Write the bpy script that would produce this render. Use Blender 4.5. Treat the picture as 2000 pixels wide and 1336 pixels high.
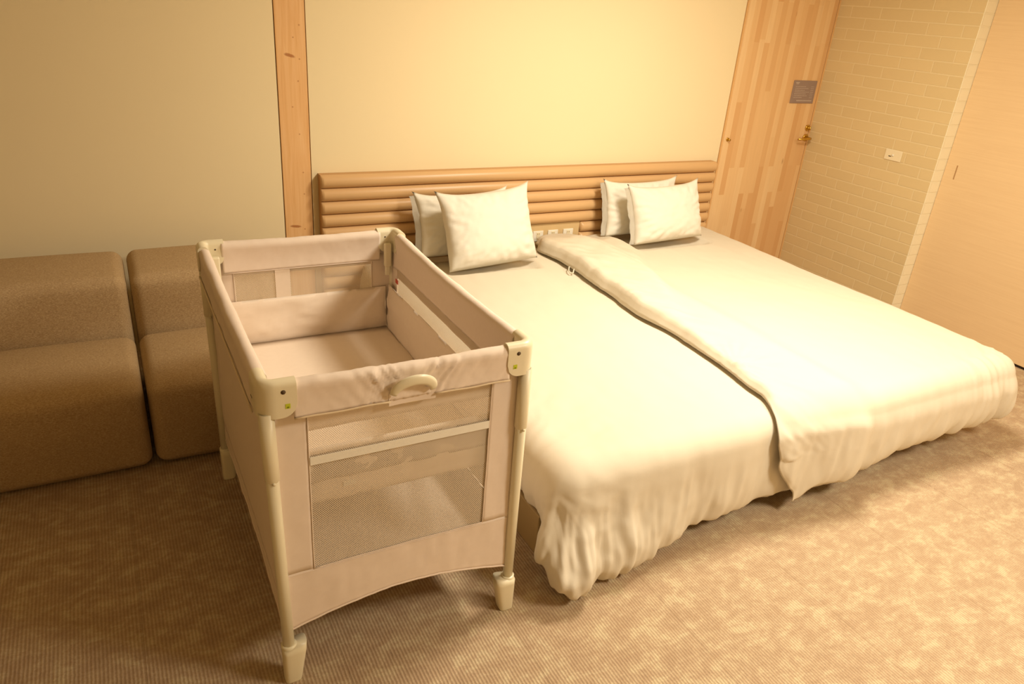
import bpy, bmesh, math, random
from mathutils import Vector, Matrix, noise
random.seed(7)
for o in list(bpy.data.objects): bpy.data.objects.remove(o)
SC = bpy.context.scene
COL = SC.collection
PI = math.pi

# ------------------------------------------------------------ camera, world, lights, exposure
cam_d = bpy.data.cameras.new('camera'); cam = bpy.data.objects.new('camera', cam_d); COL.objects.link(cam)
cam.matrix_world = (Matrix.Translation((0, -3.7732, 1.74)) @ Matrix.Rotation(math.radians(-29.7953), 4, 'Z')
                    @ Matrix.Rotation(math.radians(65.0963), 4, 'X') @ Matrix.Rotation(math.radians(4.7269), 4, 'Z'))
cam_d.sensor_width = 36; cam_d.lens = 1433.78 / 2000 * 36; cam_d.clip_start = 0.05
SC.camera = cam
w = bpy.data.worlds.new('world'); SC.world = w; w.use_nodes = True
w.node_tree.nodes['Background'].inputs[0].default_value = (1, .72, .42, 1)
w.node_tree.nodes['Background'].inputs[1].default_value = 0.05
def area(name, loc, size, power, color, target=None):
    l = bpy.data.lights.new(name, 'AREA'); l.shape = 'DISK'; l.size = size; l.energy = power; l.color = color
    o = bpy.data.objects.new(name, l); o.location = loc; COL.objects.link(o)
    d = (Vector(target) - Vector(loc)) if target else Vector((0, 0, -1))
    o.rotation_euler = d.to_track_quat('-Z', 'Y').to_euler()
    return o
WARM = (1.0, .915, .755)
area('ceiling_lamp_bed', (2.35, -1.85, 2.46), .6, 37, WARM)
area('ceiling_lamp_room', (2.6, -4.0, 2.46), .7, 42, WARM)
SC.view_settings.view_transform = 'Standard'; SC.view_settings.look = 'None'
SC.view_settings.exposure = 0.88; SC.view_settings.gamma = 1

# ------------------------------------------------------------ helpers
def lin(c):
    return tuple((x/255/12.92 if x/255 <= .04045 else ((x/255+.055)/1.055)**2.4) for x in c) + (1,)
class NT:
    def __init__(s, name):
        s.m = bpy.data.materials.new(name); s.m.use_nodes = True; s.t = s.m.node_tree
        s.b = s.t.nodes['Principled BSDF']; s.out = s.t.nodes['Material Output']
    def n(s, typ, **kw):
        x = s.t.nodes.new(typ)
        for k, v in kw.items():
            if k in ('i',):
                for kk, vv in v.items(): s.set(x, kk, vv)
            else: setattr(x, k, v)
        return x
    def set(s, x, k, v):
        inp = x.inputs[k]
        if isinstance(v, bpy.types.NodeSocket): s.t.links.new(v, inp)
        else: inp.default_value = v
    def base(s, v): s.set(s.b, 'Base Color', v)
    def coords(s, kind='Object'): return s.n('ShaderNodeTexCoord').outputs[kind]
    def geo(s): return s.n('ShaderNodeNewGeometry').outputs['Position']
    def xyz(s, v):
        x = s.n('ShaderNodeSeparateXYZ', i={0: v}); return x.outputs
    def comb(s, x, y, z=0.0): return s.n('ShaderNodeCombineXYZ', i={0: x, 1: y, 2: z}).outputs[0]
    def math(s, op, a, b=0.0, c=None):
        d = {0: a, 1: b}
        if c is not None: d[2] = c
        return s.n('ShaderNodeMath', operation=op, i=d).outputs[0]
    def mapv(s, v, scale=(1, 1, 1), loc=(0, 0, 0)):
        return s.n('ShaderNodeMapping', i={'Vector': v, 'Scale': scale, 'Location': loc}).outputs[0]
    def noise(s, v, scale, detail=4, rough=.55, dist=0.0):
        return s.n('ShaderNodeTexNoise', i={'Vector': v, 'Scale': scale, 'Detail': detail, 'Roughness': rough, 'Distortion': dist}).outputs[0]
    def ramp(s, f, stops):
        r = s.n('ShaderNodeValToRGB', i={0: f}); e = r.color_ramp.elements
        while len(e) < len(stops): e.new(.5)
        for k, (p, c) in zip(e, stops): k.position = p; k.color = c if len(c) == 4 else (*c, 1)
        return r.outputs[0]
    def mix(s, f, a, b, mode='MIX'):
        x = s.n('ShaderNodeMix', data_type='RGBA', blend_type=mode)
        s.set(x, 0, f); s.set(x, 6, a); s.set(x, 7, b); return x.outputs[2]
    def bump(s, h, strength=.3, dist=.002):
        b = s.n('ShaderNodeBump', i={'Height': h, 'Strength': strength, 'Distance': dist})
        s.t.links.new(b.outputs[0], s.b.inputs['Normal'])
    def rough(s, v): s.set(s.b, 'Roughness', v)
    def spec(s, v): s.b.inputs['Specular IOR Level'].default_value = v

def mobj(name, bm, m, parent=None, smooth=True, loc=None):
    me = bpy.data.meshes.new(name); bm.normal_update(); bm.to_mesh(me); bm.free()
    if m: me.materials.append(m)
    if smooth:
        for p in me.polygons: p.use_smooth = True
    o = bpy.data.objects.new(name, me); COL.objects.link(o)
    if parent: o.parent = parent
    if loc: o.location = loc
    return o
def empty(name, loc=(0, 0, 0)):
    o = bpy.data.objects.new(name, None); o.empty_display_size = .1; o.location = loc; COL.objects.link(o); return o
def tag(o, label=None, cat=None, group=None, kind=None):
    if label: o['label'] = label
    if cat: o['category'] = cat
    if group: o['group'] = group
    if kind: o['kind'] = kind
    return o
def box(bm, x0, x1, y0, y1, z0, z1):
    r = bmesh.ops.create_cube(bm, size=1.0)
    for v in r['verts']:
        v.co = Vector(((x0+x1)/2 + v.co.x*(x1-x0), (y0+y1)/2 + v.co.y*(y1-y0), (z0+z1)/2 + v.co.z*(z1-z0)))
    return r['verts']
def B(x0, x1, y0, y1, z0, z1, bev=0, seg=2):
    bm = bmesh.new(); box(bm, x0, x1, y0, y1, z0, z1)
    if bev: bmesh.ops.bevel(bm, geom=bm.edges[:] , offset=bev, segments=seg, affect='EDGES', profile=.5)
    return bm
def add_grid(bm, f, nu, nv, closeu=False, closev=False):
    vs = [[bm.verts.new(f(i/(nu if closeu else nu-1), j/(nv if closev else nv-1))) for j in range(nv)] for i in range(nu)]
    for i in range(nu if closeu else nu-1):
        for j in range(nv if closev else nv-1):
            bm.faces.new((vs[i][j], vs[(i+1) % nu][j], vs[(i+1) % nu][(j+1) % nv], vs[i][(j+1) % nv]))
    return vs
def rbox(bm, c, h, r, n=(8, 8, 8), puff=(0, 0, 0), func=None):
    """rounded box, centre c, half sizes h, corner radius r; puff bulges every pair of faces"""
    vm = {}
    def V(p):
        k = tuple(round(a, 5) for a in p)
        if k in vm: return vm[k]
        q = Vector((p[0]*h[0], p[1]*h[1], p[2]*h[2]))
        core = Vector([max(-h[i]+r, min(h[i]-r, q[i])) for i in range(3)])
        d = q-core
        q2 = core + (d.normalized()*r if d.length > 1e-9 else Vector())
        s = [1-p[0]**2, 1-p[1]**2, 1-p[2]**2]
        q2 = Vector((q2.x + puff[0]*p[0]*s[1]*s[2], q2.y + puff[1]*p[1]*s[0]*s[2], q2.z + puff[2]*p[2]*s[0]*s[1]))
        if func: q2 = func(q2, p)
        vm[k] = bm.verts.new(q2+Vector(c)); return vm[k]
    def warp(n_, hh):      # denser sampling near edges so corners are round
        k = 5; e = min(.95, r/hh)
        a = [-1 + e*(1-math.cos(PI/2*i/k)) if False else -1 + e*i/k for i in range(k)]
        m = [-1+e + (2-2*e)*i/n_ for i in range(n_+1)]
        return a+m+[-x for x in reversed(a)]
    G = [warp(n[i], h[i]) for i in range(3)]
    for ax in range(3):
        a1, a2 = (ax+1) % 3, (ax+2) % 3
        for sgn in (-1, 1):
            for i in range(len(G[a1])-1):
                for j in range(len(G[a2])-1):
                    q = []
                    for (u, v) in ((i, j), (i+1, j), (i+1, j+1), (i, j+1)):
                        p = [0, 0, 0]; p[ax] = sgn; p[a1] = G[a1][u]; p[a2] = G[a2][v]; q.append(V(p))
                    if sgn < 0: q.reverse()
                    if len(set(q)) == 4: bm.faces.new(q)
def tube(bm, pts, r, n=12, cap=True):
    pts = [Vector(p) for p in pts]; R = r if isinstance(r, (list, tuple)) else [r]*len(pts)
    rings = []; up = None
    for i, p in enumerate(pts):
        d = (pts[min(i+1, len(pts)-1)]-pts[max(i-1, 0)]).normalized()
        if up is None:
            up = Vector((0, 0, 1)) if abs(d.z) < .9 else Vector((1, 0, 0))
        s = d.cross(up).normalized(); up = s.cross(d).normalized()
        rings.append([bm.verts.new(p + R[i]*(math.cos(2*PI*k/n)*s + math.sin(2*PI*k/n)*up)) for k in range(n)])
    for a, b in zip(rings, rings[1:]):
        for k in range(n): bm.faces.new((a[k], a[(k+1) % n], b[(k+1) % n], b[k]))
    if cap: bm.faces.new(rings[0][::-1]); bm.faces.new(rings[-1])
def extrude_x(bm, prof, x0, x1, closed=True):
    """profile of (y,z) points swept along x with end caps"""
    a = [bm.verts.new((x0, y, z)) for y, z in prof]; b = [bm.verts.new((x1, y, z)) for y, z in prof]
    n = len(prof)
    for i in range(n if closed else n-1): bm.faces.new((a[i], a[(i+1) % n], b[(i+1) % n], b[i]))
    if closed: bm.faces.new(a[::-1]); bm.faces.new(b)
    bmesh.ops.recalc_face_normals(bm, faces=bm.faces[:])
def sm(t, a=0, b=1):
    t = max(0, min(1, (t-a)/(b-a))); return t*t*(3-2*t)
def fbm(x, y, z=0, o=4):
    return noise.fractal(Vector((x, y, z)), .6, 2.0, o)

# ------------------------------------------------------------ materials
def plain(name, col, rough=.6, spec=.3, metal=0, bumpscale=None, bs=.1, bd=.001):
    t = NT(name); t.base(lin(col)); t.rough(rough); t.spec(spec); t.b.inputs['Metallic'].default_value = metal
    if bumpscale: t.bump(t.noise(t.geo(), bumpscale, 3), bs, bd)
    return t.m
def mat_plaster():
    t = NT('cream_wallpaper'); g = t.geo()
    f = t.noise(g, 1.2, 3); t.base(t.mix(f, lin((237, 219, 178)), lin((240, 223, 184)))); t.rough(.85); t.spec(.15)
    h = t.math('ADD', t.noise(g, 500, 2), t.noise(t.mapv(g, (900, 900, 60)), 1, 2)); t.bump(h, .12, .0006); return t.m
def mat_carpet():
    t = NT('ribbed_carpet'); g = t.geo(); X = t.xyz(g)
    wob = t.math('MULTIPLY', t.noise(g, 60, 2), .0035)
    rib = t.math('SINE', t.math('MULTIPLY', t.math('ADD', X[0], wob), 2*PI/.0100))
    rib = t.math('MULTIPLY_ADD', rib, .5, .5)
    blot = t.noise(t.mapv(g, (7.0, 10, 1)), 1.6, 9, .78, .2)
    fine = t.noise(t.mapv(g, (70, 170, 1)), 2.0, 3, .7)
    c = t.ramp(blot, [(.42, lin((180, 153, 124))), (.52, lin((193, 168, 137))), (.60, lin((208, 189, 154)))])
    c = t.mix(t.math('MULTIPLY', t.math('SUBTRACT', 1.0, rib), .38), c, lin((118, 84, 54)))
    c = t.mix(t.math('MULTIPLY', t.math('SUBTRACT', fine, .35), .5), c, lin((226, 198, 150)))
    # carpet tile seams every half metre
    sx = t.math('ABSOLUTE', t.math('SUBTRACT', t.math('FRACT', t.math('DIVIDE', t.math('ADD', X[0], 2.6+5), .5)), .5))
    seam = t.math('GREATER_THAN', sx, .4975)
    c = t.mix(t.math('MULTIPLY', seam, .35), c, lin((110, 80, 48)))
    t.base(c); t.rough(.95); t.spec(.05)
    h = t.math('ADD', t.math('MULTIPLY', rib, .6), fine); t.bump(h, .7, .003); return t.m
def mat_staves(name, across, along, wid, ln, c1, c2, c3, knots=True):
    """edge-glued board: staves run along `along`, axis ids 0..2 in world space"""
    t = NT(name); g = t.geo(); X = t.xyz(g)
    v = t.comb(X[along], X[across])
    br = t.n('ShaderNodeTexBrick', offset=.37, offset_frequency=3, squash=1.3, squash_frequency=2,
             i={'Vector': v, 'Color1': (0, 0, 0, 1), 'Color2': (1, 1, 1, 1), 'Mortar': (.5, .5, .5, 1), 'Scale': 1.0, 'Mortar Size': 0.0, 'Brick Width': ln, 'Row Height': wid, 'Bias': 0.0})
    sc = [14, 14, 14]; sc[along] = .8
    gr = t.noise(t.mapv(g, tuple(sc)), 4.5, 5, .6, .6)
    sc2 = [1, 1, 1]; sc2[along] = .25
    big = t.noise(t.mapv(g, tuple(sc2)), 9, 3)
    c = t.ramp(br.outputs[0], [(0, lin(c1)), (.5, lin(c2)), (1, lin(c3))])
    c = t.mix(t.math('MULTIPLY', gr, .5), c, lin(tuple(int(k*.86) for k in c2)))
    c = t.mix(t.math('MULTIPLY', big, .35), c, lin(c1))
    if knots:
        vo = t.n('ShaderNodeTexVoronoi', i={'Vector': t.mapv(v, (.6, 1.6, 1)), 'Scale': 5.0})
        k = t.ramp(vo.outputs['Distance'], [(.03, (1, 1, 1)), (.085, (0, 0, 0))])
        c = t.mix(t.math('MULTIPLY', k, .55), c, lin((150, 92, 45)))
    t.base(c); t.rough(.5); t.spec(.3); t.bump(gr, .08, .001); return t.m
def mat_post():
    t = NT('solid_pine'); g = t.geo(); X = t.xyz(g)
    gr = t.noise(t.mapv(g, (16, 16, .7)), 3.5, 5, .6, .8)
    c = t.ramp(gr, [(.3, lin((238, 194, 140))), (.55, lin((231, 182, 124))), (.75, lin((220, 166, 106)))])
    def knot(c, x, z, a, b, rot, s=.8):
        dx = t.math('SUBTRACT', X[0], x); dz = t.math('SUBTRACT', X[2], z)
        u = t.math('ADD', t.math('MULTIPLY', dx, math.cos(rot)), t.math('MULTIPLY', dz, math.sin(rot)))
        v = t.math('ADD', t.math('MULTIPLY', dx, -math.sin(rot)), t.math('MULTIPLY', dz, math.cos(rot)))
        d = t.math('SQRT', t.math('ADD', t.math('POWER', t.math('DIVIDE', u, a), 2.0), t.math('POWER', t.math('DIVIDE', v, b), 2.0)))
        d = t.math('ADD', d, t.math('MULTIPLY', t.math('SUBTRACT', t.noise(g, 90, 2), .5), .5))
        k = t.ramp(d, [(.6, (1, 1, 1)), (1.15, (0, 0, 0))])
        return t.mix(t.math('MULTIPLY', k, s), c, lin((165, 98, 45)))
    c = knot(c, .822, 1.425, .030, .009, -.25); c = knot(c, .812, .592, .034, .008, -.12)
    for x, z in ((.872, 1.56), (.842, 1.505), (.868, 1.41), (.857, 1.31), (.852, 1.06), (.862, .87), (.862, .76), (.825, 1.19), (.858, .575)):
        c = knot(c, x, z, .0045, .0045, 0, .6)
    t.base(c); t.rough(.5); t.spec(.3); t.bump(gr, .06, .001); return t.m
def mat_brick(end=False):
    t = NT('painted_brick_end' if end else 'painted_brick'); g = t.geo(); X = t.xyz(g)
    u = t.math('ADD', t.math('MULTIPLY', X[1], -1.0), t.math('SUBTRACT', X[0], 4.467+.011-2.26))
    z = t.math('SUBTRACT', X[2], 1.1190-.0685*20)
    v = t.comb(u, z)
    br = t.n('ShaderNodeTexBrick', offset=.54, offset_frequency=2, squash=1, i={'Vector': v, 'Color1': (.2, .2, .2, 1), 'Color2': (.8, .8, .8, 1), 'Mortar': (.5, .5, .5, 1),
             'Scale': 1.0, 'Mortar Size': .0048, 'Mortar Smooth': .25, 'Brick Width': .226, 'Row Height': .0685})
    f = br.outputs['Fac']
    c = t.mix(br.outputs[0], lin((214, 190, 142)), lin((222, 197, 148)))
    c = t.mix(t.math('MULTIPLY', f, .5), c, lin((236, 216, 172)))
    if end: c = t.mix(t.math('MULTIPLY', f, .3), lin((248, 238, 208)), lin((240, 228, 194)))
    t.base(c); t.rough(.7); t.spec(.2)
    h = t.math('ADD', t.math('MULTIPLY', f, -1.0), t.math('MULTIPLY', t.noise(g, 160, 4, .7), .22))
    t.bump(h, .55, .004); return t.m
def mat_fabric(name, c1, c2, sx=1, rough=.9, weave=2200, sheen=0, bs=.25):
    t = NT(name); g = t.coords('Object')
    f = t.noise(t.mapv(g, (sx, 1, 1)), 60, 3)
    t.base(t.mix(f, lin(c1), lin(c2))); t.rough(rough); t.spec(.15)
    t.bump(t.noise(g, weave, 2), bs, .0005); return t.m
def mat_sofa():
    t = NT('tweed_upholstery'); g = t.geo(); X = t.xyz(g)
    f = t.noise(t.mapv(g, (70, 200, 200)), 2.2, 3, .75)
    f2 = t.noise(t.mapv(g, (420, 300, 300)), 1.6, 2)
    c = t.ramp(f, [(.34, lin((158, 130, 94))), (.52, lin((190, 162, 122))), (.68, lin((214, 188, 148)))])
    c = t.mix(t.math('MULTIPLY', f2, .35), c, lin((160, 132, 98)))
    t.base(c); t.rough(.95); t.spec(.08); t.bump(t.math('ADD', f, f2), .35, .0012); return t.m
def mat_mesh(name, col, axis, pitch=.0052, thr=.08):
    t = NT(name); X = t.xyz(t.geo()); k = 2*PI/pitch
    u = t.math('SINE', t.math('MULTIPLY', X[axis], k)); v = t.math('SINE', t.math('MULTIPLY', X[2], k*.8))
    hole = t.math('GREATER_THAN', t.math('MULTIPLY', u, v), thr)
    tr = t.n('ShaderNodeBsdfTransparent'); mx = t.n('ShaderNodeMixShader')
    t.base(lin(col)); t.rough(.8); t.spec(.1)
    t.set(mx, 0, hole); t.t.links.new(t.b.outputs[0], mx.inputs[1]); t.t.links.new(tr.outputs[0], mx.inputs[2])
    t.t.links.new(mx.outputs[0], t.out.inputs[0]); return t.m
def mat_cotton(name='white_cotton', c=(219, 208, 187)):
    t = NT(name); g = t.coords('Object')
    t.base(lin(c)); t.rough(.85); t.spec(.15)
    h = t.math('ADD', t.noise(g, 14, 4, .55), t.math('MULTIPLY', t.noise(g, 900, 2), .03)); t.bump(h, .10, .006)
    return t.m
M = dict(wall=mat_plaster(), carpet=mat_carpet(), brick=mat_brick(), post=mat_post(), cotton=mat_cotton(), sofa=mat_sofa())
M['door'] = mat_staves('glued_pine_staves', 0, 2, .047, .62, (218, 166, 110), (238, 198, 144), (248, 216, 166))
def mat_slide():
    t = NT('pale_veneer'); g = t.geo()
    f = t.noise(t.mapv(g, (1, 1.2, 40)), 2.2, 4, .6, .4)
    t.base(t.mix(f, lin((222, 188, 142)), lin((236, 206, 160)))); t.rough(.5); t.spec(.25); return t.m
M['slide'] = mat_slide(); M['brick_end'] = mat_brick(True)
M['pillow'] = mat_cotton('white_pillowcase', (230, 223, 208))
M['gap'] = plain('dark_gap', (40, 28, 14), .9)
M['groove'] = plain('wall_groove', (120, 98, 50), .9)
M['trimwood'] = plain('thin_wood_edge', (222, 176, 118), .5)
M['vinyl'] = plain('tan_leatherette', (212, 172, 122), .38, .45, bumpscale=700, bs=.08, bd=.0005)
M['vinyl_side'] = plain('tan_leatherette_side', (196, 152, 102), .5, .35)
M['plastic'] = plain('cream_plastic', (232, 220, 188), .38, .45)
M['plastic2'] = plain('cream_tube', (234, 224, 194), .3, .5)
M['hole'] = plain('screw_hole', (90, 72, 50), .6)
M['lime'] = plain('lime_sticker', (196, 204, 48), .5)
M['lime2'] = plain('lime_dark', (130, 140, 20), .5)
M['fabric'] = mat_fabric('pink_beige_nylon', (230, 211, 193), (236, 218, 200), weave=1500, bs=.15)
M['fabric_in'] = mat_fabric('soft_lining', (236, 218, 198), (242, 224, 204), weave=1500, bs=.15)
M['piping'] = plain('pale_piping', (230, 210, 178), .7)
M['mesh_x'] = mat_mesh('net_mesh', (236, 218, 192), 0)
M['mesh_y'] = mat_mesh('net_mesh_side', (222, 202, 172), 1)
M['web'] = mat_fabric('white_webbing', (238, 230, 214), (244, 238, 224), weave=900, bs=.4)
M['board'] = plain('bed_board', (182, 156, 110), .55, .3, bumpscale=40)
M['bed_rim'] = plain('bed_rim_fabric', (150, 112, 78), .8)
M['pull'] = plain('recessed_pull', (176, 136, 90), .5)
M['brass'] = plain('brass', (212, 176, 84), .28, .5, 1.0)
M['sign'] = plain('grey_plaque', (152, 130, 118), .5)
M['sign_ink'] = plain('plaque_print', (196, 180, 164), .6)
M['plate'] = plain('white_plate', (240, 232, 214), .4)
M['plate2'] = plain('switch_plate_beige', (236, 220, 184), .4)
M['panel'] = plain('beige_panel', (214, 184, 134), .6)
M['red'] = plain('red_print', (200, 90, 70), .6)
M['ceil'] = plain('white_ceiling', (236, 228, 208), .9)

# ------------------------------------------------------------ room shell
XW, XD = 4.467, 4.569
def struct(name, bm, m, parent=None, **k):
    o = mobj(name, bm, m, parent, smooth=False)
    if not parent: o['kind'] = 'structure'
    return o
struct('floor', B(-2.6, 5.0, -6.2, .12, -.1, 0), M['carpet'])
struct('ceiling', B(-2.6, 5.0, -6.2, .12, 2.5, 2.6), M['ceil'])
bm = bmesh.new()
box(bm, -2.6, .756, 0, .12, 0, 2.5); box(bm, .905, 3.642, 0, .12, 0, 2.5)
struct('wall_back', bm, M['wall'])
bm = bmesh.new(); box(bm, -2.6, 4.7, .035, .119, 0, 2.5)
struct('groove_shade_sheet', bm, M['groove']).name = 'groove_shade_backing'  # backing sheet coloured dark, painting shade into the grooves between wall parts
struct('wall_left', B(-2.72, -2.6, -6.2, .12, 0, 2.5), M['wall'])
struct('wall_front', B(-2.6, 5.0, -6.32, -6.2, 0, 2.5), M['wall'])
struct('trim_1', B(.7605, .9005, -.002, .05, 0, 2.5, .0015, 1), M['post'])
struct('trim_2', B(3.6455, 3.6575, -.006, .05, 0, 2.5), M['trimwood'])
struct('wall_right', B(XW+.008, XD+.02, -.998, .12, 0, 2.5, .002, 1), M['brick'])
bm = B(XD+.03, 4.75, -6.2, .0, 0, 2.5)
struct('wall_right_outer', bm, M['wall']).name = 'wall_corridor'
struct('trim_5', B(XW+.008, XD+.02, -1.0005, -.997, 0, 2.5), M['brick_end'])
struct('trim_3', B(4.462, XW+.009, -.004, .05, 0, 2.5), M['trimwood'])
# glued pine door in the back wall
d1 = mobj('door_1', B(3.661, 4.457, -.004, .032, 0.004, 2.498, .0015, 1), M['door'], smooth=False); d1['kind'] = 'structure'
def cyl_y(bm, x, z, y0, y1, r, n=24):
    tube(bm, [(x, y0, z), (x, y1, z)], r, n)
bm = bmesh.new(); X0, Z0 = 4.436, 1.005
tube(bm, [(X0, -.004, Z0), (X0, -.012, Z0), (X0, -.013, Z0)], [.024, .024, .020], 28)
tube(bm, [(X0, -.012, Z0), (X0, -.050, Z0), (X0-.006, -.058, Z0), (X0-.03, -.060, Z0), (X0-.075, -.058, Z0-.002), (X0-.118, -.052, Z0-.004)],
     [.009, .009, .0095, .009, .008, .0065], 14)
mobj('door_handle', bm, M['brass'], d1)
bm = bmesh.new(); tube(bm, [(X0, -.004, 1.072), (X0, -.012, 1.072), (X0, -.0125, 1.072)], [.021, .021, .016], 28)
tube(bm, [(X0, -.012, 1.072), (X0, -.022, 1.072)], .008, 14)
box(bm, X0-.003, X0+.003, -.034, -.02, 1.060, 1.084)
mobj('door_lock', bm, M['brass'], d1)
bm = bmesh.new(); tube(bm, [(3.694, -.004, 1.0), (3.694, -.010, 1.0), (3.694, -.0105, 1.0)], [.012, .012, .008], 20)
tube(bm, [(3.694, -.010, 1.0), (3.694, -.024, 1.0), (3.694, -.03, 1.0)], [.006, .006, .008], 12)
mobj('door_stop', bm, M['brass'], d1)
# sliding door on the right
d2 = mobj('door_2', B(XD, XD+.028, -3.2, -1.002, .014, 2.49, .002, 1), M['slide'], smooth=False); d2['kind'] = 'structure'
mobj('door_pull', B(XD-.0015, XD+.001, -1.078, -1.071, .945, 1.03, .0005, 1), M['pull'], d2, smooth=False)
struct('door_gap_shade', B(XD+.002, XD+.03, -3.2, -1.0, 0.0, .010), M['gap'])  # dark strip painting the shade in the gap under the sliding door

# ------------------------------------------------------------ wall fittings
sg = empty('sign', (4.312, -.006, 1.315)); tag(sg, 'small grey plaque with rows of faint print on the pine door', 'sign')
mobj('plaque', B(-.112, .112, -.004, .0015, -.075, .075, .001, 1), M['sign'], sg, smooth=False)
bm = bmesh.new()
box(bm, -.095, -.060, -.0048, -.004, .058, .063); box(bm, -.090, -.066, -.0048, -.004, .051, .055)
for k in range(7):
    z = .034-k*.012; ln = [.10, .12, .09, .13, .11, .125, .08][k]
    x = -.09
    while x < -.09+ln:
        wd = random.uniform(.006, .014); box(bm, x, x+wd, -.0048, -.004, z, z+.003); x += wd+.004
    for q in range(3): box(bm, .062+q*.010, .068+q*.010, -.0048, -.004, z, z+.003)
for q in range(12): box(bm, -.055+q*.0125, -.0455+q*.0125, -.0048, -.004, -.060, -.054)
mobj('lettering', bm, M['sign_ink'], sg, smooth=False)
sw = empty('wall_socket', (XW+.008, -.700, 1.018)); tag(sw, 'small off-white socket plate on the painted brick wall', 'socket')
mobj('cover_plate', B(-.007, 0, -.06, .06, -.034, .034, .003, 2), M['plate2'], sw, smooth=False)
bm = bmesh.new(); tube(bm, [(-.006, .0, 0), (-.012, .0, 0)], .007, 16); mobj('jack', bm, M['plate'], sw)
bm = B(-.0075, -.0065, .012, .03, -.012, -.006); mobj('printed_mark', bm, M['hole'], sw, smooth=False)

# ------------------------------------------------------------ headboard
HX0, HX1, P = .934, 3.585, .0685
hb = empty('headboard', ((HX0+HX1)/2, 0, 0)); tag(hb, 'long tan padded headboard of stacked horizontal rolls behind both beds', 'headboard')
cx = hb.location.x
CUT0, CUT1 = 1.98, 2.545
def roll(zt, x0, x1, ztop=False):
    """one padded roll, half round in front of the backing board, rounded ends"""
    bm = bmesh.new(); z = zt-P/2; n = 14; e = .010
    def f(u, v):
        a = -PI/2 + PI*v
        k = 1.0
        if u < .5: x = x0 + u*2*(.016); k = .72+.28*math.sin(PI/2*min(1, u*2))
        else: x = x1 - (1-u)*2*.016; k = .72+.28*math.sin(PI/2*min(1, (1-u)*2))
        return Vector((x-cx, -.050 - .034*k*math.cos(a), z + (P/2-.0008)*math.sin(a)*(.93+.07*k)))
    us = 10
    vs = []
    for i in range(us):
        u = i/(us-1); vs.append([bm.verts.new(f(u, j/n)) for j in range(n+1)])
    for i in range(us-1):
        for j in range(n): bm.faces.new((vs[i][j], vs[i+1][j], vs[i+1][j+1], vs[i][j+1]))
    bm.faces.new(vs[0]); bm.faces.new(vs[-1][::-1])
    bmesh.ops.recalc_face_normals(bm, faces=bm.faces[:])
    return bm
ZT = .866
for k in range(10):
    zt = ZT-k*P
    if k < 5: mobj('padded_roll', roll(zt, HX0, HX1), M['vinyl'], hb)
    else:
        mobj('padded_roll', roll(zt, HX0, CUT0), M['vinyl'], hb); mobj('padded_roll', roll(zt, CUT1, HX1), M['vinyl'], hb)
bm = bmesh.new()
box(bm, HX0-cx+.001, HX1-cx-.001, -.0505, -.001, ZT-5*P, ZT-.002)
box(bm, HX0-cx+.001, CUT0-cx-.001, -.0505, -.001, ZT-10*P, ZT-5*P); box(bm, CUT1-cx+.001, HX1-cx-.001, -.0505, -.001, ZT-10*P, ZT-5*P)
mobj('backing_board', bm, M['vinyl_side'], hb, smooth=False)
mobj('socket_panel', B(CUT0-cx+.002, CUT1-cx-.002, -.055, -.001, ZT-10*P, ZT-5*P-.001), M['panel'], hb, smooth=False)
def outlet(x, label):
    o = empty('power_outlet', (x, -.055, .462)); tag(o, label, 'power outlet', 'power outlets under the headboard rolls')
    mobj('cover_plate', B(-.036, .036, -.006, 0, -.045, .020, .003, 2), M['plate'], o, smooth=False)
    bm = bmesh.new(); box(bm, -.012, .012, -.009, -.004, -.035, .010); mobj('socket_face', bm, M['plate2'], o, smooth=False)
    bm = bmesh.new(); box(bm, -.006, -.004, -.0095, -.0088, -.002, .006); box(bm, .004, .006, -.0095, -.0088, -.002, .006)
    mobj('slot', bm, M['hole'], o, smooth=False)
outlet(2.247, 'white power outlet below the headboard, leftmost and closest to the left pillow')
outlet(2.352, 'white power outlet below the headboard, middle one of three')
outlet(2.462, 'white power outlet below the headboard, rightmost of three above the folded duvet')

# ------------------------------------------------------------ sofa modules
def sofa(x0, x1, label):
    xc = (x0+x1)/2; hw = (x1-x0)/2
    r = empty('sofa_module', (xc, -.62, 0)); tag(r, label, 'sofa', 'low upholstered sofa modules against the left wall')
    yb = .62
    bm = bmesh.new()
    def fs(q, p):    # seat: crowned top, front that leans in towards the floor
        t = (q.z+.18)/.36
        if p[1] < 0: q.y += -.035*sm(t, 0, .75)*abs(p[1])**3 + .02*(1-t)
        return q
    rbox(bm, (0, -.886+yb, .196), (hw-.001, .236, .186), .044, (14, 8, 8), (.001, .004, .022), fs)
    seat = mobj('seat', bm, M['sofa'], r)
    bm = bmesh.new()
    def fb(q, p):    # back leans back
        q.y += .10*((q.z+.28)/.56)
        return q
    rbox(bm, (0, -.48+yb, .320), (hw-.002, .20, .278), .045, (14, 8, 8), (.001, .026, .010), fb)
    mobj('backrest', bm, M['sofa'], r)
    for sx in (-1, 1):
        for y in (-.98, -.28):
            bm = bmesh.new(); tube(bm, [(sx*(hw-.06), y+yb, 0), (sx*(hw-.06), y+yb, .045)], .02, 12)
            mobj('foot', bm, M['gap'], r)
sofa(-.70, -.004, 'tweed beige sofa module at the left edge, left of the dark seam')
sofa(.006, .660, 'tweed beige sofa module right of the seam, partly hidden behind the travel cot')

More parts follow.
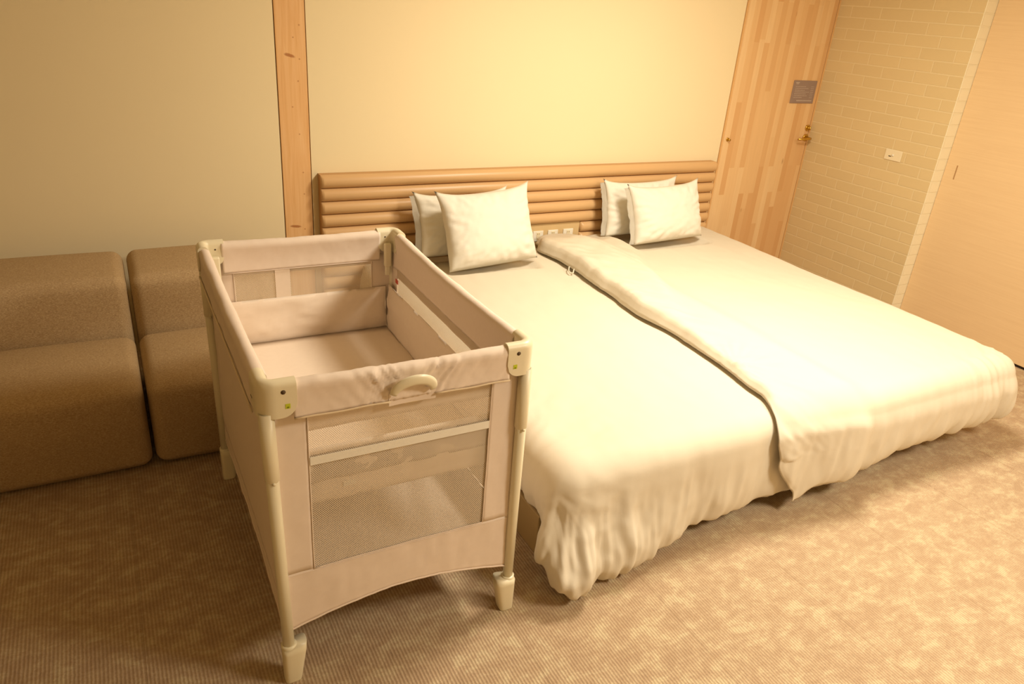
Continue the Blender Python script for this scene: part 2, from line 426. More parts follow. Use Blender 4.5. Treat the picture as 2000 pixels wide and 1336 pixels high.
# ------------------------------------------------------------ crib (travel cot)
CB = empty('travel_cot', (.57, -1.76, 0)); tag(CB, 'pale beige folding travel cot with net windows standing between sofa and bed', 'cot')
CX, CY = .57, -1.76
RX0, RX1, RY0, RY1, RZ = .213, .925, -2.30, -1.22, .941
def cobj(name, bm, m, parent=None, smooth=True, label=None):
    bmesh.ops.translate(bm, verts=bm.verts[:], vec=(-CX, -CY, 0))
    o = mobj(name, bm, m, parent or CB, smooth)
    if label: o['label'] = label
    return o
# corner brackets: sx, sy give which corner
def bracket(sx, sy):
    cx_, cy_ = (RX0 if sx < 0 else RX1), (RY0 if sy < 0 else RY1)
    R = .042; L = .088; T = .034; H = .092
    # path along the outside: from -L on x side through the arc to -L on y side, param s
    def path(s, off):
        tot = 2*(L-R) + R*PI/2; d = s*tot
        if d < L-R: x, y, nx, ny = L-d, 0, 0, -1
        elif d < L-R+R*PI/2:
            a = (d-(L-R))/R; x, y, nx, ny = R-R*math.sin(a), R-R*math.cos(a), -math.sin(a), -math.cos(a)
        else:
            x, y, nx, ny = 0, R+(d-(L-R)-R*PI/2), -1, 0
        x -= nx*off; y -= ny*off
        return cx_ - sx*x, cy_ - sy*y
    NS = 28
    prof = []   # closed cross section (off, z): outer skin, round top, inner skin
    def section(s):
        e = min(s, 1-s)*(2*(L-R)+R*PI/2)       # distance to the end
        rb = .035
        zb = RZ-H + (rb-math.sqrt(max(0, rb*rb-(rb-min(e, rb))**2)) if e < rb else 0)
        pts = []
        for k in range(7): pts.append((0+.0, zb + (RZ-.016-zb)*k/6))
        for k in range(1, 8):
            a = PI*k/8; pts.append((T/2-T/2*math.cos(a), RZ-.016+.016*math.sin(a)))
        zi = zb+.004
        for k in range(7): pts.append((T, RZ-.016 + (zi-(RZ-.016))*k/6))
        pts.append((T-.006, zi)); pts.append((T-.006, RZ-.03)); pts.append((.005, RZ-.03)); pts.append((.005, zb))
        return pts
    bm = bmesh.new(); rings = []
    for i in range(NS+1):
        s = i/NS; rings.append([bm.verts.new((*path(s, o), z)) for o, z in section(s)])
    n = len(rings[0])
    for a, b in zip(rings, rings[1:]):
        for k in range(n): bm.faces.new((a[k], a[(k+1) % n], b[(k+1) % n], b[k]))
    bm.faces.new(rings[0][::-1]); bm.faces.new(rings[-1])
    bmesh.ops.recalc_face_normals(bm, faces=bm.faces[:])
    br = cobj('corner_bracket', bm, M['plastic'])
    es = br.modifiers.new('s', 'EDGE_SPLIT'); es.split_angle = math.radians(40)
    if sy < 0:
        fx = cx_ - sx*.062; y = cy_
        bm = bmesh.new(); tube(bm, [(fx+sx*.004, y-.0006, RZ-.026), (fx+sx*.004, y+.003, RZ-.026)], .0055, 14); cobj('screw_hole', bm, M['hole'], br)
        bm = bmesh.new(); box(bm, fx-.005-sx*.004, fx+.006-sx*.004, y-.0008, y+.002, RZ-.069, RZ-.057); cobj('sticker', bm, M['lime'], br, False)
        bm = bmesh.new(); box(bm, fx-.002-sx*.004, fx+.003-sx*.004, y-.0011, y+.002, RZ-.068, RZ-.064); cobj('sticker_mark', bm, M['lime2'], br, False)
        if sx < 0:
            bm = bmesh.new(); box(bm, cx_-.0008, cx_+.002, cy_+.06, cy_+.078, RZ-.062, RZ-.060); cobj('side_slot', bm, M['hole'], br, False)
    else:
        # latch piece hanging inside the far corners
        ix, iy = cx_-sx*(T+.012), cy_-sy*(T+.012)
        bm = bmesh.new(); rbox(bm, (ix-sx*.010, iy-sy*.004, RZ-.095), (.013, .010, .045), .006, (2, 2, 3)); cobj('latch', bm, M['plastic'], br)
        bm = bmesh.new(); rbox(bm, (ix-sx*.010, iy-sy*.004, RZ-.152), (.009, .006, .022), .004, (2, 2, 2)); cobj('latch_tongue', bm, M['plastic2'], br)
        bm = bmesh.new(); tube(bm, [(cx_-sx*.06, cy_-sy*(T+.0006), RZ-.030), (cx_-sx*.06, cy_-sy*(T-.003), RZ-.030)], .003, 10); cobj('screw_hole', bm, M['hole'], br)
for sx in (-1, 1):
    for sy in (-1, 1): bracket(sx, sy)
# legs
FEET = {(-1, -1): (.234, -2.281, .252, -2.266), (1, -1): (.903, -2.281, .916, -2.266), (-1, 1): (.234, -1.242, .240, -1.250), (1, 1): (.903, -1.242, .905, -1.250)}
for (sx, sy), (tx, ty, fx, fy) in FEET.items():
    bm = bmesh.new(); at = lambda z: (fx+(tx-fx)*z/.83, fy+(ty-fy)*z/.83, z)
    tube(bm, [at(.06), at(.45), at(.86)], .0155, 20)
    leg = cobj('leg', bm, M['plastic2'])
    bm = bmesh.new(); tube(bm, [at(.672), at(.675), at(.86)], [.0157, .0180, .0180], 20)
    tube(bm, [Vector(at(.672))+Vector((0, -.0200, 0)), Vector(at(.672))+Vector((0, -.012, 0))], .004, 10)
    cobj('sleeve', bm, M['plastic'], leg)
    # foot: tapered shoe, broad on the inner side
    bm = bmesh.new(); rings = []
    for z, wi, d, top in ((0, .024, .0205, 0), (.004, .026, .021, 0), (.05, .034, .023, 0), (.105, .044, .0245, 0), (.122, .046, .0245, 0)):
        ring = []
        for k in range(28):
            a = 2*PI*k/28; c, s = math.cos(a), math.sin(a)
            ex = (abs(c)**.55)*(1 if c > 0 else -1); ey = (abs(s)**.55)*(1 if s > 0 else -1)
            x = ex*(.0195 if ex*sx > 0 else wi); y = ey*d
            q = at(z); zz = z
            if z > .11: zz += -.010*(ex*sx) * 0 + .014*(0 if ex*sx > 0 else abs(ex))
            ring.append(bm.verts.new((q[0]+x, q[1]+y, zz)))
        rings.append(ring)
    for a, b in zip(rings, rings[1:]):
        for k in range(28): bm.faces.new((a[k], a[(k+1) % 28], b[(k+1) % 28], b[k]))
    bm.faces.new(rings[0][::-1]); bm.faces.new(rings[-1]); bmesh.ops.recalc_face_normals(bm, faces=bm.faces[:])
    ft = cobj('foot', bm, M['plastic'], leg)
    bm = bmesh.new(); pts = []
    q = at(.124)
    tube(bm, [(q[0], q[1], .112), (q[0], q[1], .131), (q[0], q[1], .133)], [.0200, .0205, .0175], 22); cobj('collar', bm, M['plastic2'], ft)
# rail covers: padded fabric sleeves hanging over the top tubes
def cover(side, a0, a1, zout, zin, wr=.0, sag=.006, notch=None):
    bm = bmesh.new(); NU, = (90,)
    prof = 30
    def f(u, v):
        a = a0+(a1-a0)*u; e = math.sin(PI*u)**.5
        top = RZ-.006 - sag*math.sin(PI*u) + .0015*fbm(a*14, 1.3, side == 'f')
        zo = zout+.006*math.sin(PI*u)*0; zi = zin
        if notch and notch[0] < a < notch[1]:
            zo = zout+.000
        r = .0185
        # v: 0 outer bottom .. 0.36 outer top .. 0.64 inner top .. 1 inner bottom
        if v < .38:
            t = v/.38; z = zo+(top-r-zo)*t; off = .002 + .003*math.sin(PI*t)
        elif v < .62:
            t = (v-.38)/.24*PI; off = .002+r-r*math.cos(t); z = top-r+r*math.sin(t)
        else:
            t = (v-.62)/.38; z = top-r+(zi-(top-r))*t; off = .002+2*r-.004*math.sin(PI*t)-.006*t
        wv = 0
        if wr:
            g = 0
            if notch:
                m = (notch[0]+notch[1])/2
                for sg_ in (-1, 1):
                    ed = m + sg_*(notch[1]-notch[0])/2
                    g += math.exp(-((a-ed-sg_*.012)/.045)**2)
            k = .12+g*1.25
            zz = (z-zo)/(top-zo+1e-6)
            sl = a*1.0 - (.10 if a > .578 else -.10)*zz*.6
            wv = wr*k*(fbm(sl*38, z*5, 3.1)+.6*fbm(sl*80, z*7, 9.))
        wv += .0022*fbm(a*9, z*9, 5)
        if v < .5: off -= wv*(1 if v < .45 else .3)
        else: off += wv*.6
        if side == 'f': return Vector((a, RY0+off, z))
        if side == 'b': return Vector((a, RY1-off, z))
        if side == 'l': return Vector((RX0+off, a, z))
        return Vector((RX1-off, a, z))
    add_grid(bm, f, NU, prof)
    bmesh.ops.recalc_face_normals(bm, faces=bm.faces[:])
    bmesh.ops.solidify(bm, geom=bm.faces[:], thickness=.0025)
    return bm
covf = cobj('rail_cover', cover('f', .292, .846, .842, .83, .0062, .004, (.520, .638)), M['fabric'])
covb = cobj('rail_cover', cover('b', .292, .846, .80, .822, .0, .004), M['fabric'])
covl = cobj('rail_cover', cover('l', -2.225, -1.295, .835, .80, .0, .012), M['fabric'])
covr = cobj('rail_cover', cover('r', -2.225, -1.295, .80, .770, .0, .012), M['fabric'])
def strip_tube(pts, r): bm = bmesh.new(); tube(bm, pts, r, 8); return bm
cobj('piping', strip_tube([(.292+.228*i/10, RY0+.0005-.002, .842+.001*math.sin(i)) for i in range(11)], .0024), M['piping'], covf)
cobj('piping', strip_tube([(.638+.208*i/10, RY0+.0005-.002, .842+.001*math.sin(i)) for i in range(11)], .0024), M['piping'], covf)
cobj('piping', strip_tube([(.52+.118*i/10, RY0+.010, .826) for i in range(11)], .0024), M['piping'], covf)
cobj('piping', strip_tube([(.292+.554*i/10, RY1-.035, .822) for i in range(11)], .0014), M['fabric'], covb)
cobj('piping', strip_tube([(RX0-.001, -2.225+.93*i/10, .835) for i in range(11)], .0028), M['piping'], covl)
cobj('care_label', B(.8835, .8848, -1.345, -1.318, .752, .768), M['red'], covr, False)
# handle
bm = bmesh.new(); rings = []
HN = 20
for i in range(HN+1):
    t = i/HN; a = PI*(1-t); x = .577+.052*math.cos(a); zc = .862+.040*math.sin(a)
    y = RY0-.006-.016*math.sin(a)
    hw_ = .010+.004*math.sin(a); dp = .006
    rings.append([bm.verts.new((x+hw_*math.cos(b)*math.cos(a)*.9, y+dp*math.sin(b), zc+hw_*math.cos(b)*(.35+.65*math.sin(a)))) for b in [2*PI*k/12 for k in range(12)]])
for a, b in zip(rings, rings[1:]):
    for k in range(12): bm.faces.new((a[k], a[(k+1) % 12], b[(k+1) % 12], b[k]))
bm.faces.new(rings[0][::-1]); bm.faces.new(rings[-1]); bmesh.ops.recalc_face_normals(bm, faces=bm.faces[:])
cobj('handle', bm, M['plastic2'])
bm = bmesh.new()
add_grid(bm, lambda u, v: Vector((.518+.122*u, RY0+.004+.004*math.sin(PI*u), .826+.036*v)), 16, 8)
cobj('handle_pocket', bm, M['fabric'], covf)

# side panels: fabric frame round a net window
def panel(side, a0, a1, ztop, zb0, zbm, wa0, wa1, wz0, wz1, off, net=True):
    """fabric sheet with a rectangular hole; zb0/zbm: bottom height at ends / middle"""
    def pos(a, z):
        t = (a-a0)/(a1-a0)
        bow = .004*math.sin(PI*t)*math.sin(PI*min(1, max(0, z/ztop)))
        o = off + bow + .0016*fbm(a*12, z*9, off*50) + .0012*fbm(a*30, z*4, 2)*(1 if z < wz0 else .5)
        if side == 'f': return Vector((a, RY0+o, z))
        if side == 'b': return Vector((a, RY1-o, z))
        if side == 'l': return Vector((RX0+o, a, z))
        return Vector((RX1-o, a, z))
    def bz(a):
        t = (a-a0)/(a1-a0); return zb0+(zbm-zb0)*math.sin(PI*t)
    def lean(a, z): return a
    bm = bmesh.new()
    def sheet(x0, x1, z0, z1, nx, nz, bottom=False):
        def f(u, v):
            a = x0+(x1-x0)*u; lo = bz(a) if bottom else z0
            return pos(a, lo+(z1-lo)*v)
        add_grid(bm, f, nx, nz)
    sheet(a0, a1, 0, wz0, 60, 16, True)
    sheet(a0, wa0, wz0, wz1, 10, 30); sheet(wa1, a1, wz0, wz1, 10, 30)
    if not net: sheet(wa0, wa1, wz0, wz1, 40, 30)
    sheet(a0, a1, wz1, ztop, 60, 8)
    bmesh.ops.remove_doubles(bm, verts=bm.verts[:], dist=.0002)
    bmesh.ops.recalc_face_normals(bm, faces=bm.faces[:])
    bmesh.ops.solidify(bm, geom=bm.faces[:], thickness=.0018)
    fp = cobj('fabric_panel', bm, M['fabric'])
    if net:
        bm = bmesh.new()
        add_grid(bm, lambda u, v: pos(wa0-.003+(wa1-wa0+.006)*u, wz0-.003+(wz1-wz0+.006)*v) + (Vector((0, .0025, 0)) if side == 'f' else Vector((0, -.0025, 0)) if side == 'b' else Vector((.0025, 0, 0)) if side == 'l' else Vector((-.0025, 0, 0))), 40, 30)
        cobj('net_window', bm, M['mesh_x'] if side in 'fb' else M['mesh_y'], fp)
    # edge binding round the window and along the bottom hem
    sg_ = {'f': Vector((0, -.001, 0)), 'b': Vector((0, -.003, 0)), 'l': Vector((-.001, 0, 0)), 'r': Vector((-.003, 0, 0))}[side]
    def line(p0, p1, n=30, r=.0016):
        bm = bmesh.new()
        tube(bm, [pos(p0[0]+(p1[0]-p0[0])*i/n, p0[1]+(p1[1]-p0[1])*i/n)+sg_ for i in range(n+1)], r, 6); return bm
    cobj('window_binding', line((wa0, wz0), (wa0, wz1)), M['fabric'], fp)
    cobj('window_binding', line((wa1, wz0), (wa1, wz1)), M['fabric'], fp)
    cobj('window_binding', line((wa0, wz0), (wa1, wz0)), M['fabric'], fp)
    cobj('seam', line((a0, wz0-.006), (a1, wz0-.006), r=.0010), M['fabric'], fp)
    bm = bmesh.new(); tube(bm, [pos(a0+(a1-a0)*i/40, bz(a0+(a1-a0)*i/40)+.002)+sg_ for i in range(41)], .0028, 8)
    cobj('hem', bm, M['fabric'], fp)
    return fp
panel('f', .240, .899, .88, .172, .222, .327, .812, .364, .856, .031)
panel('b', .245, .900, .88, .172, .222, .325, .815, .362, .846, .022)
panel('l', -2.262, -1.255, .88, .172, .190, -2.17, -1.32, .245, .80, .031, False)
panel('r', -2.262, -1.255, .88, .172, .190, -2.17, -1.32, .36, .80, .031)
# vertical fabric band in the middle of the far net window
bm = bmesh.new(); add_grid(bm, lambda u, v: Vector((.462+.052*u, RY1-.030, .37+.47*v)), 4, 12); cobj('window_band', bm, M['fabric_in'])
# raised bassinet: floor and four soft walls, white webbing round the outside
def slab(p0, ux, uy, n, t, wob=.003, nu=40, nv=16, sd=0):
    """padded slab: origin p0, edge vectors ux, uy, normal n, thickness t"""
    p0, ux, uy, n = Vector(p0), Vector(ux), Vector(uy), Vector(n).normalized()
    bm = bmesh.new()
    def f(u, v, s):
        e = (4*u*(1-u))**.25*(4*v*(1-v))**.25
        return p0+ux*u+uy*v + n*(s*t/2*e + wob*fbm(u*5+sd, v*3, s*.3)*min(1, 6*v*(1-v)+.2))
    A = add_grid(bm, lambda u, v: f(u, v, 1), nu, nv); Bq = add_grid(bm, lambda u, v: f(u, v, -1), nu, nv)
    bmesh.ops.remove_doubles(bm, verts=bm.verts[:], dist=.0005)
    bmesh.ops.recalc_face_normals(bm, faces=bm.faces[:]); return bm
BX0, BX1, BY0, BY1, BZ = .275, .868, -2.235, -1.262, .555
bs = cobj('bassinet_floor', slab((BX0, BY0, BZ), (BX1-BX0, 0, 0), (0, BY1-BY0, 0), (0, 0, 1), .022, .0015), M['fabric_in'])
cobj('bassinet_wall', slab((BX0, BY1, BZ-.012), (BX1-BX0, 0, 0), (0, .012, .172), (0, -1, 0), .018, .005, sd=1), M['fabric_in'])
cobj('bassinet_wall', slab((BX0, BY0, BZ-.012), (BX1-BX0, 0, 0), (0, -.008, .172), (0, 1, 0), .018, .004, sd=2), M['fabric_in'])
cobj('bassinet_wall', slab((BX1, BY0, BZ-.012), (0, BY1-BY0, 0), (.008, 0, .185), (-1, 0, 0), .018, .006, sd=3), M['fabric_in'])
cobj('bassinet_wall', slab((BX0, BY0, BZ-.012), (0, BY1-BY0, 0), (-.008, 0, .172), (1, 0, 0), .018, .005, sd=4), M['fabric_in'])
# webbing band and skirt behind the near net window
cobj('webbing', B(.329, .810, -2.2715, -2.2700, .686, .709), M['web'], smooth=False)
bm = bmesh.new()
add_grid(bm, lambda u, v: Vector((.29+.56*u, -2.250+.004*fbm(u*9, v*2, 4), .617+.085*v)), 40, 8); bmesh.ops.solidify(bm, geom=bm.faces[:], thickness=.0015)
cobj('bassinet_skirt', bm, M['fabric_in'])
bm = bmesh.new()
add_grid(bm, lambda u, v: Vector((.29+.56*u, -2.256+.004*fbm(u*9, v*2, 7), .775+.06*v)), 40, 6); bmesh.ops.solidify(bm, geom=bm.faces[:], thickness=.0015)
cobj('bassinet_flap', bm, M['fabric_in'])
# lower floor of the cot
cobj('cot_floor', slab((.265, -2.245, .255), (.62, 0, 0), (0, .98, 0), (0, 0, 1), .03, .002), M['fabric'])
bm = bmesh.new(); tube(bm, [(.885, -2.23, .58), (.885, -1.3, .22)], .009, 10); cobj('fold_brace', bm, M['plastic2'])
# small care tag
cobj('care_tag', B(.415, .447, -2.2475, -2.246, .585, .60), M['web'], smooth=False)

# ------------------------------------------------------------ beds
BEDZ = .40
def bed(x0, x1, label, yf):
    r = empty('bed', ((x0+x1)/2, -1.15, 0)); tag(r, label, 'bed', 'pair of low beds pushed together')
    cx_, cy_ = r.location.x, -1.15
    mobj('bed_frame', B(x0-cx_, x1-cx_, yf-cy_, -.10-cy_, .0, .165, .006, 2), M['board'], r, smooth=False)
    mobj('bed_base', B(x0-cx_+.012, x1-cx_-.012, yf+.007-cy_, -.105-cy_, .1655, .200, .004, 1), M['bed_rim'], r, smooth=False)
    bm = bmesh.new(); rbox(bm, (0, (-2.215-.095)/2-cy_, .30), ((x1-x0)/2-.004, 1.06, .099), .04, (10, 14, 3), (0, 0, .006))
    mobj('mattress', bm, M['cotton'], r)
    return r
bed(1.12, 2.305, 'left one of the two low beds, beside the travel cot', -2.10)
bed(2.310, 3.500, 'right one of the two low beds, nearer the brick wall', -1.98)

def quilt(name, xL, xR, yH, yF, Dl, Dr, Df, zb, T, wr, nx, ny, leftedge=None, shift=None, r=.043):
    """padded cover laid on a mattress: flat on top, rolling over the sides (Dl, Dr) and the foot (Df).
    xL..xR, yH..yF are the lines where the cloth starts to roll over; T thickness; wr wrinkle along the normal"""
    def col(u, v):
        y = yH + (yF - yH)*min(1, v/.8) if v < .8 else None
        return y
    def samp(u, v):
        # unrolled coordinates; v runs head -> foot hem, u left hem -> right hem
        xs0 = xL - Dl*(1+.50*sm(v, .77, .88)); xs1 = xR + Dr
        x = xs0 + (xs1-xs0)*u
        if leftedge: 
            x = leftedge(v) + (xs1-leftedge(v))*u
        k = .80
        y = yH + (yF-yH)*v/k if v < k else yF - Df(x)*(v-k)/(1-k)
        return x, y
    def base(x, y):
        ea, sx = (xL-x, -1) if x < xL else ((x-xR, 1) if x > xR else (0, 1))
        if leftedge and sx < 0: ea = 0
        eb = max(0, yF-y); e = (ea**7+eb**7)**(1/7)
        cx_ = max(xL, min(xR, x)) if not leftedge else min(xR, x); cy_ = max(yF, y)
        z0 = zb(x, y)
        if e < 1e-9: return Vector((x, y, z0)), Vector((0, 0, 1)), 0, 0
        phi = math.atan2(eb, ea); d = Vector((sx*math.cos(phi), -math.sin(phi), 0))
        th = min(e/r, PI/2); out = r*math.sin(th); drop = r*(1-math.cos(th))+max(0, e-r*PI/2)
        sh = (shift(x) if shift else 0)*sm(eb, 0, .12)
        p = Vector((cx_, cy_, z0-drop)) + d*out - Vector((0, sh, 0))
        return p, (d*math.sin(th)+Vector((0, 0, math.cos(th)))), e, (phi if ea > 0 and eb > 0 else (PI/2 if eb > 0 else 0))
    bm = bmesh.new()
    def g(outer):
        def f(u, v):
            x, y = samp(u, v); p, n, e, phi = base(x, y)
            ul = (u)*( (xR+Dr)-(leftedge(v) if leftedge else xL-Dl)); ur = (1-u)*((xR+Dr)-(leftedge(v) if leftedge else xL-Dl))
            qf = (1-v)/.2*Df(x) if v > .8 else Df(x)+(1-v/.8)*(yH-yF)
            qh = v/.8*(yH-yF)
            t = T(x, y, e, phi, ul, ur, qf, qh)
            w = wr(x, y, e, phi)
            k = min(1, min(ul, ur, qf, qh)/.02)
            base_off = .0015 + max(0, w)*.75*sm(e, .05, .2)
            if outer: return p + n*(base_off + k*max(.0015, t+.003+w-base_off))
            return p + n*base_off
        return f
    add_grid(bm, g(True), nx, ny)
    vo = len(bm.verts)
    add_grid(bm, g(False), nx, ny)
    # sew the two sheets along their border
    bm.verts.ensure_lookup_table()
    bmesh.ops.remove_doubles(bm, verts=[v for v in bm.verts if v.is_boundary], dist=.00002)
    bmesh.ops.recalc_face_normals(bm, faces=bm.faces[:])
    return mobj(name, bm, M['cotton'])
def qc(q, w_): return math.sqrt(max(0, 1-(1-min(1, q/w_))**2))
def interp(tab, x):
    if x <= tab[0][0]: return tab[0][1]
    for (a, p), (b, q) in zip(tab, tab[1:]):
        if x <= b: return p+(q-p)*sm(x, a, b)
    return tab[-1][1]
# ---- left duvet
def dent(x, y):
    d = 0
    for cx_, hw_, y0, y1 in ((1.72, .25, -.53, -.24), (2.98, .27, -.44, -.12)):
        d = max(d, (1-sm(abs(x-cx_), hw_-.02, hw_+.05))*(sm(y, y0-.05, y0+.02))*(1-sm(y, y1, y1+.05)))
    return d
def T_l(x, y, e, phi, ul, ur, qf, qh):
    t = .046 + .012*sm(e, 0, .12)*(1-sm(x, 1.9, 2.1))
    t *= 1-.25*sm(x, 1.85, 2.0)
    t *= 1-.75*dent(x, y)
    return t*qc(qf, .16)*qc(ul, .14)*qc(qh, .05)*qc(ur, .06)
def wr_l(x, y, e, phi):
    s = (max(1.164, x) - max(-2.175, y)) + (1.5708-phi)*.17*(1 if x < 1.164 else 0)
    near = math.exp(-((max(0, x-1.30))/.42)**2)*math.exp(-((max(0, y+1.95))/.35)**2)
    w = .004*fbm(x*2.6, y*1.6, 3)
    # soft pulls on top, running out of the near corner
    ang = math.atan2(y+2.15, x-1.02+1e-6)
    rr = math.hypot(x-1.02, y+2.15)
    w += .0045*math.exp(-(rr/.38)**2)*(1-math.exp(-(rr/.12)**2))*fbm(ang*3.2, rr*2.5, 8, 3)*1.5
    if x < 1.5: w += .004*(1-sm(x, 1.2, 1.5))*fbm(x*4, y*9, 2, 3)*sm(-y, .8, 2.0)
    # pleats on the hanging part
    g = sm(e, .02, .30)
    f = fbm(s*8.5, e*1.2, 1.7, 3) + .35*math.sin(s*34+2*fbm(s*3, e*2, 5)) + .16*near*math.sin(s*44+3*fbm(s*3, e*3, 15))
    amp = (.008+.027*near)*g
    if y > -2.175: amp *= .6
    w += amp*f
    w += .010*g*near*fbm(s*24, e*7, 6, 2)
    cn = math.exp(-((x-1.08)/.16)**2)*sm(-y, 2.1, 2.3)
    return w + (.050+.030*cn)*sm(e, .12, .40)*near*sm(-y, 2.2, 2.4) + .055*math.exp(-((x-1.0)/.14)**2)*sm(e, .12, .34)*sm(-y, 2.12, 2.30)
Dfl = lambda x: interp([(.9, .40), (1.16, .43), (1.36, .435), (1.52, .415), (1.62, .385), (1.8, .375), (2.1, .372), (2.5, .37)], x) + .010*fbm(x*9, 2.2, 0, 2)
dl = quilt('duvet', 1.164, 2.40, -.24, -2.175, .225, .0, Dfl, lambda x, y: .407+.004*fbm(x*2, y*2, 1)*0, T_l, wr_l, 190, 250)
tag(dl, 'white duvet on the left bed, hanging over its foot next to the cot', 'duvet', 'white duvets')
# ---- right duvet, its left side lapping over the left one
EDGE = [(-.09, 2.225), (-.2, 2.16), (-.35, 2.085), (-.62, 2.112), (-1.0, 2.088), (-1.3, 2.063), (-1.55, 2.090), (-1.84, 2.078), (-2.1, 2.045), (-2.28, 1.985), (-2.38, 2.02), (-2.6, 2.15)]
def edge_r(v):
    y = -.09 + (-2.175+.09)*v/.8 if v < .8 else -2.175-.45*(v-.8)/.2
    return interp(sorted([(-a, b) for a, b in EDGE]), -y) + .004*fbm(y*7, 1, 4)
def ridge(x, y):
    xc = 2.66 - (-.45-y)*.46 if y < -.45 else 2.66+.10*(y+.45)
    wdt = max(.05, xc-2.10)
    return (1-sm(x, xc-.05, xc+.09))*min(1, wdt/.30+.25)
def zb_r(x, y): return .412 + (.030+.020*sm(-y, .1, .5))*(1-sm(x, 2.36, 2.56))
def T_r(x, y, e, phi, ul, ur, qf, qh):
    rd = ridge(x, y)*(1-sm(-y, 1.7, 2.1))*sm(-y, .12, .36)
    t = .036 + .034*rd + .010*fbm(x*3, y*2.2, 31)*rd + .042*sm(e, .0, .14)*sm(x, 2.3, 2.6)
    wl = .055
    flap = sm(-y, 2.05, 2.25)*(1-sm(x, 2.15, 2.35))       # thin unfilled corner
    t = t*(1-.8*flap)*(1-.75*dent(x, y))
    return t*qc(qf, .13)*qc(ul, wl)*qc(qh, .06)*qc(ur, .12)
def wr_r(x, y, e, phi):
    s = (x - max(-2.175, y)) + phi*.10
    w = .005*fbm(x*2.2, y*1.4, 13)
    rd = ridge(x, y)
    # wrinkles square to the lapped edge
    de = x-2.08
    if e < .2:
        w += .0075*math.exp(-(de/.17)**2)*fbm(y*11+x*9, x*5, 2, 3)*sm(-y, .1, .5)
        w += .008*math.exp(-(de/.30)**2)*fbm(y*3.5, x*3, 12, 2)
        ang = math.atan2(y+1.92, x-2.08); rr = math.hypot(x-2.08, y+1.92)
        w += .012*math.exp(-(rr/.16)**2)*fbm(ang*4, rr*3, 1, 2)
        w += .006*rd*fbm(x*9+y*2.5, y*1.5, 21, 2)
    g = sm(e, .0, .26)
    cr = math.exp(-((x-3.45)/.35)**2)
    w += (.008+.022*cr)*g*(fbm(s*9, e*1.5, 4.4, 3)+.3*math.sin(s*40+3*fbm(s*3, 1, 2)))
    w += .006*cr*sm(-y, 1.9, 2.2)*fbm(s*22, e*3, 3, 2)
    w += .007*g*fbm(s*16, e*5, 7, 2)
    return w
def Dfr(x):
    return interp([(1.9, .46), (2.10, .455), (2.18, .42), (2.26, .385), (2.38, .395), (2.54, .38), (2.8, .335), (3.1, .325), (3.4, .31), (3.9, .28)], x) + .006*fbm(x*12, 5, 0, 2)
dr = quilt('duvet', 2.0, 3.462, -.085, -2.175, 0, .19, Dfr, zb_r, T_r, wr_r, 200, 250, leftedge=edge_r,
           shift=lambda x: .068*(1-sm(x, 2.40, 2.56)))
tag(dr, 'white puffy duvet on the right bed with its edge lapping over the left bed', 'duvet', 'white duvets')
bm = bmesh.new()
tube(bm, [(2.115, -.64, .463), (2.095, -.66, .470), (2.075, -.69, .464), (2.07, -.715, .458), (2.085, -.72, .460), (2.10, -.70, .466), (2.12, -.675, .466)], .0035, 8)
mobj('tie_loop', bm, M['cotton'], dr)
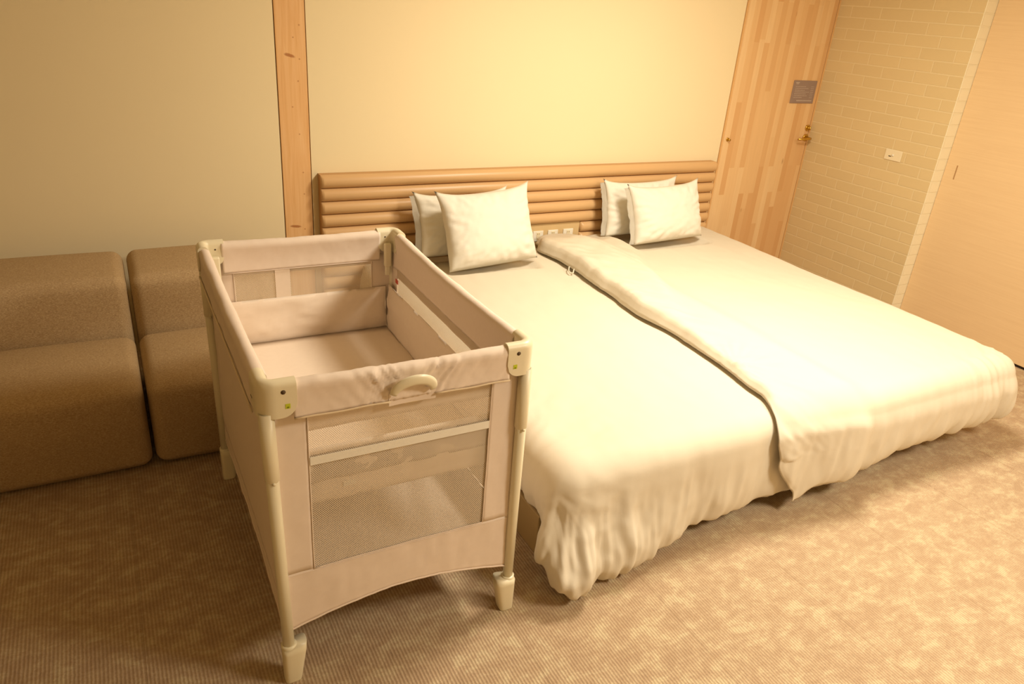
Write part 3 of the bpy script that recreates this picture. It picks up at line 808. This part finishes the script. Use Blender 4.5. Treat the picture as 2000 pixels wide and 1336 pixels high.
# ---- pillows
def pillow(loc, lean, yaw, rl, w_, h_, t_, seed, label, flap=True):
    bm = bmesh.new(); N1, N2 = 56, 42
    def f(s):
        def g(a, b):
            u, v = 2*a-1, 2*b-1
            er = (.016 if v > 0 else .004)*(abs(u*v))**7; x = w_/2*u*(1-.06*(1-v*v))+er*(1 if u > 0 else -1); y = h_/2*v*(1-(.065 if v > 0 else .0)*(1-u*u))+er*(1.3 if v > 0 else -.5) - .010*(1-u*u)*(.2 if v < 0 else .4)
            k = ((1-abs(u)**2.6)*(1-abs(v)**2.6))
            t = t_/2*max(0, k)**.46*(1-.22*v)
            ring = (abs(u)**4+abs(v)**4)**.25
            wv = .0045*sm(ring, .35, .8)*fbm(u*3.2+seed, v*3.2, s*4+seed, 3)*min(1, k*6)
            cr = math.atan2(v, u)
            wv += .0035*sm(ring, .55, .85)*math.sin(cr*22+seed*3+3*fbm(u*2, v*2, seed))*min(1, k*5)
            return Vector((x, y, s*(t+wv) + .006*fbm(u*1.5, v*1.5, seed)))
        return g
    add_grid(bm, f(1), N1, N2); add_grid(bm, f(-1), N1, N2)
    bmesh.ops.remove_doubles(bm, verts=[v for v in bm.verts if v.is_boundary], dist=.0005)
    bmesh.ops.recalc_face_normals(bm, faces=bm.faces[:])
    o = mobj('pillow', bm, M['pillow'])
    if flap:
        bm = bmesh.new()
        add_grid(bm, lambda a, b: Vector((-w_/2*(1-.055*(1-(2*b-1)**2))+.006-.034*a, h_/2*(2*b-1)*(.99-.01*a), .004*fbm(b*5, a, seed)*(1+2*a)-.012*a)), 5, 24)
        bmesh.ops.solidify(bm, geom=bm.faces[:], thickness=.0022)
        mobj('pillowcase_hem', bm, M['pillow'], o)
    o.matrix_world = Matrix.Translation(loc) @ Matrix.Rotation(yaw, 4, 'Z') @ Matrix.Rotation(lean, 4, 'X') @ Matrix.Rotation(rl, 4, 'Z')
    tag(o, label, 'pillow', 'white pillows leaning on the headboard')
    settle(o, dl if loc[0] < 2.2 else dr)
from mathutils.bvhtree import BVHTree
def settle(o, quilt_o):
    """lift a pillow until it just rests on the duvet under it"""
    q = quilt_o.data; tree = BVHTree.FromPolygons([v.co.copy() for v in q.vertices], [list(p.vertices) for p in q.polygons])
    up = -1
    for part in [o]+list(o.children):
        mw = o.matrix_world @ part.matrix_basis if part is not o else o.matrix_world
        for v in part.data.vertices:
            p = mw @ v.co; h = tree.ray_cast(Vector((p.x, p.y, 2)), Vector((0, 0, -1)))
            if h[0]: up = max(up, h[0].z-p.z)
    if up > -.012: o.matrix_world = Matrix.Translation((0, 0, up+.0015)) @ o.matrix_world
    print('settle', o.name, round(up, 4))
R_ = math.radians
pillow((1.725, -.415, .645), R_(69), R_(3), R_(2.5), .535, .395, .19, 1, 'plump white pillow in front on the left bed, nearest the cot', False)
pillow((1.665, -.230, .585), R_(74), R_(0), R_(1), .535, .330, .12, 2.3, 'white pillow mostly hidden behind the front pillow of the left bed')
pillow((2.975, -.345, .612), R_(71), R_(3), R_(1), .545, .340, .17, 3.7, 'plump white pillow in front on the right bed')
pillow((2.905, -.180, .595), R_(78), R_(1), R_(0), .550, .325, .11, 5.1, 'white pillow behind the front pillow of the right bed, peeking out left')
